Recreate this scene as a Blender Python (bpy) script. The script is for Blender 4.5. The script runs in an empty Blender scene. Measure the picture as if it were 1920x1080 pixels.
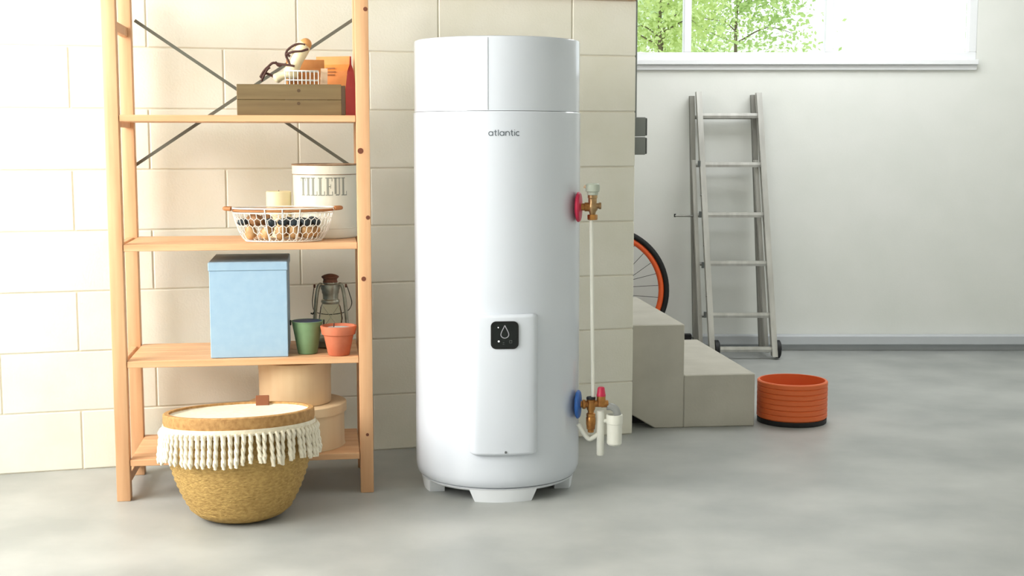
import bpy, bmesh, math, random
from mathutils import Vector, Matrix
random.seed(7)
PI = math.pi
R = math.radians
sc = bpy.context.scene
COL = sc.collection

# ------------------------------------------------------------------ camera, world, lights, exposure
F = 2500.0                                   # focal length in pixels of the 1920 wide frame
TH = math.atan(280 / F)                      # the camera looks slightly down
HC = 1.27                                    # eye height
cam_d = bpy.data.cameras.new('camera')
cam_d.sensor_width = 36.0
cam_d.lens = F / 1920 * 36.0
cam_d.clip_end = 200
cam = bpy.data.objects.new('camera', cam_d)
cam.location = (0, 0, HC)
cam.rotation_euler = (PI / 2 - TH, 0, 0)
COL.objects.link(cam)
sc.camera = cam

world = bpy.data.worlds.new('overcast_sky')
sc.world = world
world.use_nodes = True
wbg = world.node_tree.nodes['Background']
wbg.inputs[0].default_value = (0.93, 0.97, 1.0, 1)
wbg.inputs[1].default_value = 1.5


def area(name, loc, target, sx, sy, power, color):
    d = bpy.data.lights.new(name, 'AREA')
    d.shape = 'RECTANGLE'
    d.size, d.size_y = sx, sy
    d.energy = power
    d.color = color
    o = bpy.data.objects.new(name, d)
    o.location = loc
    o.rotation_euler = (Vector(target) - Vector(loc)).to_track_quat('-Z', 'Y').to_euler()
    COL.objects.link(o)
    return o


# daylight through the ribbon window in the left wall (outside the frame)
area('left_window_daylight', (-3.36, 2.45, 1.98), (0.0, 2.45, 1.98), 3.5, 1.5, 245, (1.0, 0.97, 0.925))
# added fill lamp brightening the passage behind the block wall (outside the frame)
area('passage_fill_light', (1.75, 6.75, 2.66), (1.75, 6.85, 0.0), 1.9, 1.3, 36, (0.96, 0.98, 1.0))


def portal(name, loc, target, sx, sy):
    o = area(name, loc, target, sx, sy, 1, (1, 1, 1))
    o.data.cycles.is_portal = True


portal('window_portal', (1.69, 8.1, 2.14), (1.69, 0.0, 2.14), 2.0, 0.7)

vs = sc.view_settings
vs.view_transform = 'Standard'
vs.look = 'None'
vs.gamma = 1
vs.use_curve_mapping = False
vs.exposure = 0.2


# ------------------------------------------------------------------ placing helpers
cT, sT = math.cos(TH), math.sin(TH)


def ray(px, py):
    u = (px - 960) / F
    v = (540 - py) / F
    return Vector((u, cT + v * sT, -sT + v * cT))


def at(px, py, Y):
    r = ray(px, py)
    r = r * (Y / r.y)
    return Vector((r.x, Y, HC + r.z))


def ground(px, py, z=0.0):
    r = ray(px, py)
    r = r * ((z - HC) / r.z)
    return Vector((r.x, r.y, z))


def on_plane(px, py, p0, ang, b=0.0):
    n = Vector((-math.sin(ang), math.cos(ang)))
    r = ray(px, py)
    t = (n.dot(Vector(p0)) + b) / (n.x * r.x + n.y * r.y)
    return Vector((r.x * t, r.y * t, HC + r.z * t))


# ------------------------------------------------------------------ materials
def lin(c):
    out = []
    for v in c:
        v = v / 255.0
        out.append(v / 12.92 if v <= 0.04045 else ((v + 0.055) / 1.055) ** 2.4)
    return (*out, 1.0)


def new_mat(name):
    m = bpy.data.materials.new(name)
    m.use_nodes = True
    return m, m.node_tree, m.node_tree.nodes['Principled BSDF']


def mat(name, c, rough=0.6, metal=0.0, c2=None, scale=8.0, stretch=(1, 1, 1), bump=0.0, bscale=None, coat=0.0, detail=4,
        lo=0.35, hi=0.65):
    m, nt, b = new_mat(name)
    b.inputs['Roughness'].default_value = rough
    b.inputs['Metallic'].default_value = metal
    if coat:
        b.inputs['Coat Weight'].default_value = coat
        b.inputs['Coat Roughness'].default_value = 0.06
    b.inputs['Base Color'].default_value = lin(c)
    if c2 is None and not bump:
        return m
    tc = nt.nodes.new('ShaderNodeTexCoord')
    mp = nt.nodes.new('ShaderNodeMapping')
    mp.inputs['Scale'].default_value = stretch
    nt.links.new(tc.outputs['Object'], mp.inputs['Vector'])
    if c2 is not None:
        n = nt.nodes.new('ShaderNodeTexNoise')
        n.inputs['Scale'].default_value = scale
        n.inputs['Detail'].default_value = detail
        nt.links.new(mp.outputs[0], n.inputs['Vector'])
        r = nt.nodes.new('ShaderNodeValToRGB')
        r.color_ramp.elements[0].position = lo
        r.color_ramp.elements[1].position = hi
        r.color_ramp.elements[0].color = lin(c)
        r.color_ramp.elements[1].color = lin(c2)
        nt.links.new(n.outputs['Fac'], r.inputs[0])
        nt.links.new(r.outputs[0], b.inputs['Base Color'])
    if bump:
        n2 = nt.nodes.new('ShaderNodeTexNoise')
        n2.inputs['Scale'].default_value = bscale or scale * 6
        n2.inputs['Detail'].default_value = 3
        nt.links.new(mp.outputs[0], n2.inputs['Vector'])
        bp = nt.nodes.new('ShaderNodeBump')
        bp.inputs['Strength'].default_value = bump
        bp.inputs['Distance'].default_value = 0.004
        nt.links.new(n2.outputs['Fac'], bp.inputs['Height'])
        nt.links.new(bp.outputs[0], b.inputs['Normal'])
    return m


def wood(name, c, c2, axis, rough=0.5, freq=38.0):
    st = [1, 1, 1]
    st['xyz'.index(axis)] = 0.06
    return mat(name, c, rough, 0, c2, freq, tuple(st), 0.12, freq * 2, lo=0.3, hi=0.7, detail=6)


def glassy(name, tint, refl=0.12):
    m = bpy.data.materials.new(name)
    m.use_nodes = True
    nt = m.node_tree
    nt.nodes.clear()
    out = nt.nodes.new('ShaderNodeOutputMaterial')
    mix = nt.nodes.new('ShaderNodeMixShader')
    tr = nt.nodes.new('ShaderNodeBsdfTransparent')
    tr.inputs[0].default_value = tint
    gl = nt.nodes.new('ShaderNodeBsdfGlossy')
    gl.inputs['Roughness'].default_value = 0.03
    fr = nt.nodes.new('ShaderNodeLayerWeight')
    fr.inputs[0].default_value = refl
    nt.links.new(fr.outputs['Fresnel'], mix.inputs[0])
    nt.links.new(tr.outputs[0], mix.inputs[1])
    nt.links.new(gl.outputs[0], mix.inputs[2])
    nt.links.new(mix.outputs[0], out.inputs[0])
    return m


M = {}
M['floor'] = mat('polished_concrete', (150, 153, 151), 0.42, 0, (174, 176, 173), 2.2, (1, 1, 1), 0.03, 60, detail=8)
M['block'] = mat('cream_painted_block', (231, 228, 212), 0.62, 0, (236, 233, 220), 5, (1, 1, 1), 0.22, 120)
M['mortar'] = mat('painted_joint', (222, 216, 198), 0.7)
M['white_wall'] = mat('white_plaster', (226, 228, 222), 0.75, 0, (231, 232, 227), 3, (1, 1, 1), 0.08, 90)
M['beam'] = wood('beam_wood', (205, 150, 95), (222, 172, 118), 'x')
M['frame_white'] = mat('white_window_paint', (236, 238, 240), 0.4)
M['pane'] = glassy('window_glass', (0.97, 0.99, 0.98, 1))
M['curb'] = mat('grey_painted_curb', (196, 200, 204), 0.6)
M['enamel'] = mat('white_enamel', (207, 213, 222), 0.32, coat=0.7)
M['enamel_base'] = mat('white_plastic', (226, 230, 235), 0.45)
M['logo'] = mat('grey_print', (96, 104, 112), 0.5)
M['black_gloss'] = mat('black_gloss', (14, 20, 20), 0.15)
M['black_rim'] = mat('black_bezel', (8, 9, 10), 0.3)
M['icon'] = mat('grey_icon', (150, 150, 158), 0.4)
M['led'], _nt, _b = new_mat('white_led')
_b.inputs['Emission Color'].default_value = (1, 1, 1, 1)
_b.inputs['Emission Strength'].default_value = 1.0
M['screw'] = mat('grey_screw', (120, 124, 126), 0.4, 0.6)
M['pine_z'] = wood('pine_upright', (208, 156, 114), (224, 180, 136), 'z')
M['pine_x'] = wood('pine_board', (210, 158, 114), (228, 184, 140), 'x')
M['knot'] = mat('pine_knot', (110, 58, 36), 0.6)
M['steel'] = mat('galvanised_steel', (122, 122, 112), 0.4, 0.8)
M['brass'] = mat('brass', (184, 132, 72), 0.32, 0.75, (150, 100, 54), 40, bump=0.1)
M['brass_pale'] = mat('worn_brass', (176, 150, 110), 0.35, 0.7, (140, 110, 76), 40)
M['red'] = mat('crimson_plastic', (196, 32, 72), 0.4)
M['blue'] = mat('blue_plastic', (38, 96, 176), 0.4)
M['pvc'] = mat('white_pvc', (226, 226, 216), 0.4)
M['pvc_grey'] = mat('grey_pvc', (150, 152, 150), 0.5)
M['cap_grey'] = mat('grey_green_cap', (178, 186, 172), 0.5)
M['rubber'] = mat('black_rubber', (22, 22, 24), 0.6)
M['concrete'] = mat('cast_concrete', (180, 176, 164), 0.8, 0, (190, 186, 174), 6, (1, 1, 1), 0.15, 90)
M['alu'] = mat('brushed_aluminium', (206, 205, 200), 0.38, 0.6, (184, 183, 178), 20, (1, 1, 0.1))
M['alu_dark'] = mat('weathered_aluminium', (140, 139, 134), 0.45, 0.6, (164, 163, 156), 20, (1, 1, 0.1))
M['tyre'] = mat('tyre_rubber', (18, 18, 18), 0.7)
M['orange'] = mat('orange_anodised', (236, 96, 40), 0.4)
M['orange_tub'] = mat('orange_plastic', (222, 106, 52), 0.5)
M['socket'] = mat('grey_switch_plastic', (126, 130, 126), 0.5)
M['socket_dark'] = mat('dark_grey_plastic', (84, 88, 86), 0.5)
M['crate_front'] = wood('weathered_crate_wood', (104, 85, 54), (124, 105, 70), 'x', 0.7)
M['crate_dark'] = mat('dark_crate_end', (74, 56, 36), 0.7)
M['crate_knot'] = mat('crate_knot', (84, 64, 40), 0.7)
M['kraft_orange'] = mat('orange_paper', (232, 148, 74), 0.6, 0, (222, 132, 60), 14)
M['kraft_red'] = mat('red_paper', (210, 58, 50), 0.6)
M['kraft'] = mat('brown_kraft_paper', (214, 150, 88), 0.7, 0, (196, 128, 70), 16)
M['card'] = mat('beige_card', (226, 196, 164), 0.6)
M['print_brown'] = mat('brown_print', (150, 92, 44), 0.7)
M['cream'] = mat('cream_wood', (240, 226, 190), 0.5, 0, (232, 212, 168), 30)
M['cut_wood'] = mat('cut_wood_end', (206, 148, 88), 0.6)
M['cord'] = mat('dark_brown_cord', (70, 38, 30), 0.7)
M['wire_white'] = mat('white_wire', (236, 234, 226), 0.4)
M['orange_fruit'] = mat('orange_peel', (232, 140, 48), 0.5, bump=0.2, bscale=300)
M['tin'] = mat('cream_enamel_tin', (224, 222, 204), 0.4, 0, (230, 228, 212), 6)
M['tin_rim'] = mat('worn_tin_rim', (168, 140, 108), 0.5, 0, (140, 108, 78), 30)
M['tin_text'] = mat('grey_stencil_print', (146, 148, 136), 0.6)
M['candle'] = mat('cream_wax', (240, 226, 184), 0.45)
M['bulb'] = mat('brown_bulb_skin', (168, 124, 82), 0.6, 0, (120, 82, 52), 40)
M['husk'] = mat('tan_husk', (206, 166, 116), 0.6, 0, (176, 134, 86), 40)
M['dark_stone'] = mat('blue_black_pebble', (32, 46, 54), 0.5)
M['rim_brown'] = mat('brown_rim_cane', (172, 116, 70), 0.6)
M['blue_box'] = mat('pale_blue_card', (152, 182, 206), 0.6, 0, (158, 187, 209), 30)
M['lantern'] = mat('dull_zinc', (176, 176, 160), 0.32, 0.6, (138, 136, 120), 24)
M['rust'] = mat('rusty_iron', (120, 74, 52), 0.7, 0.2, (82, 54, 40), 30)
M['globe'] = glassy('lantern_glass', (0.96, 0.97, 0.94, 1), 0.07)
M['green'] = mat('green_zinc_bucket', (118, 150, 110), 0.5, 0, (106, 138, 98), 12)
M['dark_blue'] = mat('dark_blue_enamel', (20, 44, 92), 0.5)
M['ear'] = mat('dark_iron', (50, 54, 46), 0.5, 0.5)
M['terracotta'] = mat('terracotta', (196, 112, 80), 0.75, 0, (186, 98, 66), 14, bump=0.1, bscale=150)
M['perlite'] = mat('pale_grit', (206, 210, 208), 0.8, 0, (170, 176, 174), 60, bump=0.5, bscale=120)
M['bent'] = wood('bentwood', (216, 186, 146), (226, 200, 162), 'z', 0.6, 20)
M['bent_lid'] = mat('bentwood_lid', (200, 150, 104), 0.6, 0, (212, 166, 120), 14)
M['seagrass'] = mat('seagrass', (196, 162, 96), 0.75, 0, (158, 124, 66), 70, (1, 1, 2), 0.9, 110, lo=0.3, hi=0.7)
M['jute'] = mat('jute_band', (186, 144, 88), 0.8, 0, (160, 118, 68), 60, bump=0.4, bscale=200)
M['cotton'] = mat('cream_cotton', (234, 226, 206), 0.85, 0, (222, 212, 188), 60, bump=0.4, bscale=220)
M['leather'] = mat('brown_leather', (128, 74, 42), 0.6)
M['bark'] = mat('dark_bark', (110, 100, 78), 0.9)


def leaf_mat(name, c, c2):
    m, nt, b = new_mat(name)
    b.inputs['Roughness'].default_value = 0.5
    oi = nt.nodes.new('ShaderNodeTexCoord')
    n = nt.nodes.new('ShaderNodeTexNoise')
    n.inputs['Scale'].default_value = 3.0
    r = nt.nodes.new('ShaderNodeValToRGB')
    r.color_ramp.elements[0].color = lin(c)
    r.color_ramp.elements[1].color = lin(c2)
    r.color_ramp.elements[0].position = 0.35
    r.color_ramp.elements[1].position = 0.65
    nt.links.new(oi.outputs['Object'], n.inputs['Vector'])
    nt.links.new(n.outputs['Fac'], r.inputs[0])
    nt.links.new(r.outputs[0], b.inputs['Base Color'])
    tl = nt.nodes.new('ShaderNodeBsdfTranslucent')
    nt.links.new(r.outputs[0], tl.inputs[0])
    mx = nt.nodes.new('ShaderNodeMixShader')
    mx.inputs[0].default_value = 0.45
    nt.links.new(b.outputs[0], mx.inputs[1])
    nt.links.new(tl.outputs[0], mx.inputs[2])
    nt.links.new(mx.outputs[0], nt.nodes['Material Output'].inputs[0])
    return m


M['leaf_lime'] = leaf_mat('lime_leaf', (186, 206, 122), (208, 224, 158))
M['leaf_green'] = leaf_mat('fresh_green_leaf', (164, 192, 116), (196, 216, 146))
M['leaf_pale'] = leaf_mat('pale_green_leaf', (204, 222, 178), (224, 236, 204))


# ------------------------------------------------------------------ geometry helpers
def finish(name, bm, m, parent=None, smooth=None, loc=None, rot=None):
    me = bpy.data.meshes.new(name)
    bmesh.ops.recalc_face_normals(bm, faces=bm.faces)
    bm.to_mesh(me)
    bm.free()
    ms = m if isinstance(m, (list, tuple)) else [m]
    for x in ms:
        me.materials.append(M[x])
    if smooth:
        for p in me.polygons:
            p.use_smooth = True
        me.set_sharp_from_angle(angle=R(smooth))
    o = bpy.data.objects.new(name, me)
    COL.objects.link(o)
    if parent is not None:
        o.parent = parent
    if loc is not None:
        o.location = loc
    if rot is not None:
        o.rotation_euler = rot
    return o


def raw(name, verts, faces, m, parent=None, smooth=None, loc=None):
    bm = bmesh.new()
    vs_ = [bm.verts.new(v) for v in verts]
    for f in faces:
        try:
            bm.faces.new([vs_[i] for i in f])
        except ValueError:
            pass
    return finish(name, bm, m, parent, smooth, loc)


def thing(name, label, cat, loc=(0, 0, 0), rz=0.0, group=None):
    o = bpy.data.objects.new(name, None)
    o.empty_display_size = 0.05
    COL.objects.link(o)
    o.location = loc
    o.rotation_euler = (0, 0, rz)
    o['label'] = label
    o['category'] = cat
    if group:
        o['group'] = group
    return o


def tag(o, label, cat, group=None):
    o['label'] = label
    o['category'] = cat
    if group:
        o['group'] = group
    return o


def struct(o, label=None, cat='structure'):
    o['kind'] = 'structure'
    if label:
        o['label'] = label
        o['category'] = cat
    return o


def copy_thing(o, parent=None):
    c = o.copy()
    COL.objects.link(c)
    if parent is not None:
        c.parent = parent
    for ch in list(o.children):
        copy_thing(ch, c)
    return c


def add_box(bm, lo, hi, bevel=0.0, seg=1):
    lo, hi = Vector(lo), Vector(hi)
    g = bmesh.ops.create_cube(bm, size=1.0)
    vs_ = g['verts']
    for v in vs_:
        v.co = Vector(((lo.x + hi.x) / 2 + v.co.x * (hi.x - lo.x), (lo.y + hi.y) / 2 + v.co.y * (hi.y - lo.y),
                       (lo.z + hi.z) / 2 + v.co.z * (hi.z - lo.z)))
    if bevel:
        es = set()
        for v in vs_:
            es.update(v.link_edges)
        bmesh.ops.bevel(bm, geom=list(es), offset=bevel, segments=seg, profile=0.5, affect='EDGES')
    return bm


def box(name, lo, hi, m, parent=None, bevel=0.003, loc=None, rot=None, seg=1):
    return finish(name, add_box(bmesh.new(), lo, hi, bevel, seg), m, parent, 40 if seg > 1 else None, loc, rot)


def add_lathe(bm, prof, seg=32, off=(0, 0, 0), axis='z', sy=1.0):
    """prof: list of (r, z); closes ends with caps when r > 0."""
    off = Vector(off)
    rings = []

    def pt(r, z, a):
        x, y = r * math.cos(a), r * math.sin(a) * sy
        if axis == 'z':
            return off + Vector((x, y, z))
        if axis == 'x':
            return off + Vector((z, x, y))
        return off + Vector((x, z, y))
    for r, z in prof:
        if r < 1e-6:
            rings.append([bm.verts.new(pt(0, z, 0))])
        else:
            rings.append([bm.verts.new(pt(r, z, 2 * PI * i / seg)) for i in range(seg)])
    for a, b in zip(rings, rings[1:]):
        for i in range(seg):
            j = (i + 1) % seg
            if len(a) == 1 and len(b) == 1:
                continue
            if len(a) == 1:
                bm.faces.new((a[0], b[j], b[i]))
            elif len(b) == 1:
                bm.faces.new((a[i], a[j], b[0]))
            else:
                bm.faces.new((a[i], a[j], b[j], b[i]))
    for ring in (rings[0], rings[-1]):
        if len(ring) > 2:
            bm.faces.new(ring)
    return bm


def lathe(name, prof, m, parent=None, seg=32, off=(0, 0, 0), axis='z', smooth=35, sy=1.0, loc=None, rot=None):
    return finish(name, add_lathe(bmesh.new(), prof, seg, off, axis, sy), m, parent, smooth, loc, rot)


def add_tube(bm, pts, r, seg=8, closed=False):
    pts = [Vector(p) for p in pts]
    n = len(pts)
    rings = []
    up = None
    for i, p in enumerate(pts):
        if closed:
            t = pts[(i + 1) % n] - pts[i - 1]
        else:
            t = pts[min(i + 1, n - 1)] - pts[max(i - 1, 0)]
        t.normalize()
        if up is None:
            up = Vector((0, 0, 1)) if abs(t.z) < 0.9 else Vector((1, 0, 0))
        up = up - t * up.dot(t)
        if up.length < 1e-6:
            up = Vector((1, 0, 0)) - t * t.x
        up.normalize()
        s = t.cross(up)
        rr = r[i] if isinstance(r, (list, tuple)) else r
        rings.append([bm.verts.new(p + (up * math.cos(2 * PI * k / seg) + s * math.sin(2 * PI * k / seg)) * rr)
                      for k in range(seg)])
    m = n if closed else n - 1
    for i in range(m):
        a, b = rings[i], rings[(i + 1) % n]
        for k in range(seg):
            l = (k + 1) % seg
            bm.faces.new((a[k], a[l], b[l], b[k]))
    if not closed:
        bm.faces.new(rings[0])
        bm.faces.new(rings[-1])
    return bm


def tube(name, pts, r, m, parent=None, seg=8, closed=False, smooth=60, loc=None):
    return finish(name, add_tube(bmesh.new(), pts, r, seg, closed), m, parent, smooth, loc)


def curve_pts(ctrl, n=8):
    """Catmull-Rom through control points."""
    c = [Vector(p) for p in ctrl]
    c = [c[0] * 2 - c[1]] + c + [c[-1] * 2 - c[-2]]
    out = []
    for i in range(1, len(c) - 2):
        for k in range(n):
            t = k / n
            a, b, d, e = c[i - 1], c[i], c[i + 1], c[i + 2]
            out.append(0.5 * ((2 * b) + (d - a) * t + (2 * a - 5 * b + 4 * d - e) * t * t + (3 * b - a - 3 * d + e) * t ** 3))
    out.append(c[-2].copy())
    return out


def add_prism(bm, poly, y0, y1):
    """poly of (x, z), extruded along y."""
    a = [bm.verts.new((x, y0, z)) for x, z in poly]
    b = [bm.verts.new((x, y1, z)) for x, z in poly]
    bm.faces.new(a)
    bm.faces.new(b)
    n = len(poly)
    for i in range(n):
        j = (i + 1) % n
        bm.faces.new((a[i], a[j], b[j], b[i]))
    return bm


def rounded(w, h, r, n=6):
    out = []
    for cx, cz, a0 in ((w - r, h - r, 0), (-w + r, h - r, PI / 2), (-w + r, -h + r, PI), (w - r, -h + r, 1.5 * PI)):
        for k in range(n + 1):
            a = a0 + PI / 2 * k / n
            out.append((cx + r * math.cos(a), cz + r * math.sin(a)))
    return out


def strokes(bm, lines, w, fmap):
    """flat ribbons along 2D polylines, mapped onto a surface by fmap(x, y)."""
    for ln in lines:
        p = [Vector(q) for q in ln]
        dense = []
        for a, b in zip(p, p[1:]):
            k = max(1, int((b - a).length / 0.006))
            dense += [a.lerp(b, i / k) for i in range(k)]
        dense.append(p[-1])
        L, Rr = [], []
        for i, q in enumerate(dense):
            t = dense[min(i + 1, len(dense) - 1)] - dense[max(i - 1, 0)]
            t.normalize()
            n = Vector((-t.y, t.x)) * (w / 2)
            L.append(bm.verts.new(fmap(*(q + n))))
            Rr.append(bm.verts.new(fmap(*(q - n))))
        for i in range(len(dense) - 1):
            bm.faces.new((L[i], L[i + 1], Rr[i + 1], Rr[i]))
    return bm


# ------------------------------------------------------------------ the setting
raw('floor', [(-3.6, -2.2, 0), (4.2, -2.2, 0), (4.2, 8.2, 0), (-3.6, 8.2, 0), (-3.6, -2.2, -.1), (4.2, -2.2, -.1), (4.2, 8.2, -.1), (-3.6, 8.2, -.1)],
    [(0, 1, 2, 3), (7, 6, 5, 4), (0, 4, 5, 1), (1, 5, 6, 2), (2, 6, 7, 3), (3, 7, 4, 0)], 'floor')
struct(bpy.data.objects['floor'], 'grey polished concrete floor running under the water heater and steps', 'floor')

# block wall behind the heater: mortar core with every block proud of it
WA = R(16)
W0 = Vector((-0.483, 5.377))
wall = bpy.data.objects.new('wall_left', None)
COL.objects.link(wall)
wall.location = (W0.x, W0.y, 0)
wall.rotation_euler = (0, 0, WA)
struct(wall, 'cream painted block wall behind the shelf and water heater', 'wall')
CH = 0.2304
S_END = 1.043
S_BEG = -3.02
box('mortar_bed', (S_BEG, 0.004, 0), (S_END - 0.002, 0.095, 8 * CH), 'mortar', wall, 0)
J0 = 0.1952
BW = 0.5658
for row in range(8):
    z0, z1 = row * CH + 0.002, (row + 1) * CH - 0.002
    off = J0 if row % 2 == 1 else J0 + BW / 2
    e = off - 7 * BW
    xs = [S_BEG]
    while e < S_END:
        if e > S_BEG + 0.03:
            xs.append(e)
        e += BW
    xs.append(S_END)
    for a, b in zip(xs, xs[1:]):
        if b - a < 0.04:
            continue
        jy = random.uniform(0, 0.0012)
        b1 = b - 0.002 if b < S_END - 0.001 else b
        box('block', (a + 0.002, -jy, z0), (b1, 0.09, z1), 'block', wall, 0.0035)
bo = box('trim_1', (S_BEG, -0.03, 8 * CH), (S_END, 0.095, 8 * CH + 0.12), 'beam', None, 0.004, loc=(W0.x, W0.y, 0), rot=(0, 0, WA))
struct(bo, 'wooden beam lying along the top of the block wall', 'beam')

# far white wall with a ribbon window
FY = 8.0
ZS = 1.735            # underside of the window opening
WX0, WX1 = 0.62, 2.75
bm = bmesh.new()
add_box(bm, (-3.6, FY, 0), (4.2, FY + 0.22, ZS))
add_box(bm, (-3.6, FY, ZS), (WX0, FY + 0.22, 2.7))
add_box(bm, (WX1, FY, ZS), (4.2, FY + 0.22, 2.7))
add_box(bm, (WX0, FY, 2.5), (WX1, FY + 0.22, 2.7))
struct(finish('wall_back', bm, 'white_wall'), 'plain white plastered wall behind the ladder, under the window', 'wall')
win = bpy.data.objects.new('window_1', None)
COL.objects.link(win)
win.location = (0, FY, 0)
struct(win, 'white framed ribbon window high in the wall above the ladder', 'window')
zb = at(1350, 98, FY).z
box('window_sill', (WX0, -0.05, zb - 0.075), (WX1, 0.12, zb - 0.045), 'frame_white', win, 0.004)
box('sill_apron', (WX0, -0.022, zb - 0.105), (WX1, 0.02, zb - 0.075), 'frame_white', win, 0.003)
bm = bmesh.new()
add_box(bm, (WX0, 0.0, zb - 0.045), (WX1, 0.08, zb), 0.004)
add_box(bm, (WX0, 0.0, 2.44), (WX1, 0.08, 2.5), 0.004)
add_box(bm, (WX0, 0.0, zb), (WX0 + 0.05, 0.08, 2.44), 0.004)
add_box(bm, (WX1 - 0.05, 0.0, zb), (WX1, 0.08, 2.44), 0.004)
finish('window_frame', bm, 'frame_white', win)
mx = at(1289, 98, FY).x
mulls = [mx, mx + 0.84]
for x in mulls:
    box('mullion', (x - 0.022, 0.0, zb), (x + 0.022, 0.08, 2.44), 'frame_white', win, 0.004)
edges = [WX0 + 0.05] + mulls + [WX1 - 0.05]
for a, b in zip(edges, edges[1:]):
    box('pane', (a + 0.005, 0.035, zb), (b - 0.005, 0.041, 2.44), 'pane', win, 0)
# the rest of the room, outside the frame: ceiling, side walls, wall behind the camera
CZ = 2.7
def shell(name, boxes, m, label):
    bm = bmesh.new()
    for lo, hi in boxes:
        add_box(bm, lo, hi)
    struct(finish(name, bm, m), label, name.split('_')[0])
shell('ceiling', [((-3.6, -2.2, CZ), (4.2, 8.22, CZ + 0.1))], 'white_wall', 'plain white ceiling above the room')
shell('wall_right', [((4.0, -2.0, 0), (4.2, 8.0, CZ))], 'white_wall', 'plain white wall on the far right of the room')
shell('wall_side', [((-3.6, -2.0, 0), (-3.4, 8.0, 1.2)), ((-3.6, -2.0, 2.76 - 0.06), (-3.4, 8.0, CZ)), ((-3.6, -2.0, 1.2), (-3.4, 0.65, CZ)), ((-3.6, 4.25, 1.2), (-3.4, 8.0, CZ))],
      'white_wall', 'white wall with a long window left of the shelf')
shell('wall_near', [((-3.6, -2.2, 0), (4.2, -2.0, CZ))], 'white_wall', 'white wall behind the camera')
# curb along the foot of the far wall
zc0, zc1 = 0.03, at(1380, 630, FY - 0.06).z
cb = bpy.data.objects.new('baseboard_back', None)
COL.objects.link(cb)
struct(cb, 'pale grey curb along the foot of the white wall', 'baseboard')
box('curb_top', (-1.4, FY - 0.07, 0.036), (4.1, FY, 0.094), 'curb', cb, 0.006)
box('curb_foot', (-1.4, FY - 0.03, 0), (4.1, FY, 0.036), 'curb', cb, 0)

# ------------------------------------------------------------------ trees outside the window
def tree(label, x, y, zc, rx, rz, n, leaf, size, seed):
    rnd = random.Random(seed)
    t = thing('tree', label, 'tree', (x, y, 0))
    bm = bmesh.new()
    trunk = curve_pts([(0, 0, 0), (0.03, 0.02, zc * 0.5), (-0.02, 0, zc), (0.04, 0.0, zc + rz * 0.9)], 6)
    add_tube(bm, trunk, [0.03 - 0.024 * i / (len(trunk) - 1) for i in range(len(trunk))], 8)
    finish('trunk', bm, 'bark', t, 60)
    ends = []
    for k in range(13):
        a = rnd.uniform(0, 2 * PI)
        z0 = zc - rz * 0.9 + rnd.uniform(0, rz * 1.5)
        l = rx * rnd.uniform(0.6, 1.0)
        p = [(0, 0, z0), (math.cos(a) * l * 0.5, math.sin(a) * l * 0.5, z0 + 0.12), (math.cos(a) * l, math.sin(a) * l, z0 + rnd.uniform(-0.05, 0.35))]
        c = curve_pts(p, 5)
        tube('branch', c, [0.008 - 0.006 * i / (len(c) - 1) for i in range(len(c))], 'bark', t, 6)
        ends += c[3:]
    vs_, fs = [], []
    for k in range(n):
        c = rnd.choice(ends) + Vector((rnd.gauss(0, 0.16), rnd.gauss(0, 0.16), rnd.gauss(0, 0.15)))
        d = Vector((rnd.gauss(0, 1), rnd.gauss(0, 1), rnd.gauss(-0.3, 0.7))).normalized()
        s = d.cross(Vector((rnd.gauss(0, 1), rnd.gauss(0, 1), rnd.gauss(0, 1)))).normalized()
        q = size * rnd.uniform(0.6, 1.3)
        i = len(vs_)
        vs_ += [c, c + d * q * 0.5 + s * q * 0.28, c + d * q, c + d * q * 0.5 - s * q * 0.28]
        fs.append((i, i + 1, i + 2, i + 3))
    me = bpy.data.meshes.new('foliage')
    me.from_pydata(vs_, [], fs)
    me.materials.append(M[leaf])
    o = bpy.data.objects.new('foliage', me)
    COL.objects.link(o)
    o.parent = t
    o['kind'] = 'stuff'


tree('lime green tree showing in the left pane of the window', 1.22, 11.0, 2.2, 0.5, 0.85, 5200, 'leaf_lime', 0.05, 1)
tree('fresh green tree with thin dark trunk in the second window pane', 2.02, 12.1, 2.2, 0.66, 0.85, 5600, 'leaf_green', 0.05, 2)
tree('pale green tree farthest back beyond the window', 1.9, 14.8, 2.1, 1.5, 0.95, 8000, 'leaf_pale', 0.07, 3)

# ------------------------------------------------------------------ water heater
HX, HY, HR = -0.054, 4.84, 0.300
HROT = R(5.2)
wh = thing('water_heater', 'tall white cylindrical water heater standing on the grey floor', 'water heater', (HX, HY, 0), HROT)
zseam = at(932, 208, HY - HR).z
ztop = at(930, 66, HY - HR).z
zbot = at(932, 917, HY - HR).z
lathe('tank_body', [(HR - 0.03, zbot - 0.004), (HR - 0.012, zbot), (HR - 0.004, zbot + 0.012), (HR - 0.0005, zbot + 0.03), (HR, zbot + 0.05), (HR, 0.4), (HR, 0.9),
                    (HR, zseam - 0.004), (HR - 0.003, zseam), (HR - 0.02, zseam)], 'enamel', wh, 128)
r2 = HR - 0.0032
lathe('top_cover', [(r2 - 0.02, zseam + 0.001), (r2, zseam + 0.0015), (r2, zseam + 0.1), (r2, ztop - 0.006), (r2 - 0.002, ztop - 0.002),
                    (r2 - 0.006, ztop), (0.15, ztop + 0.004), (0, ztop + 0.005)], 'enamel', wh, 128)


def on_heater(x, z, d=0.0, rad=HR):
    a = x / rad
    return Vector((math.sin(a) * (rad + d), -math.cos(a) * (rad + d), z))


sx = -0.0555
tube('highlight_bead', [on_heater(sx, z, -0.0004, r2) for z in (zseam + 0.004, (zseam + ztop) / 2, ztop - 0.006)], 0.0026, 'enamel', wh, 8)  # thin bead added to the cover to draw a bright reflected line
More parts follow.
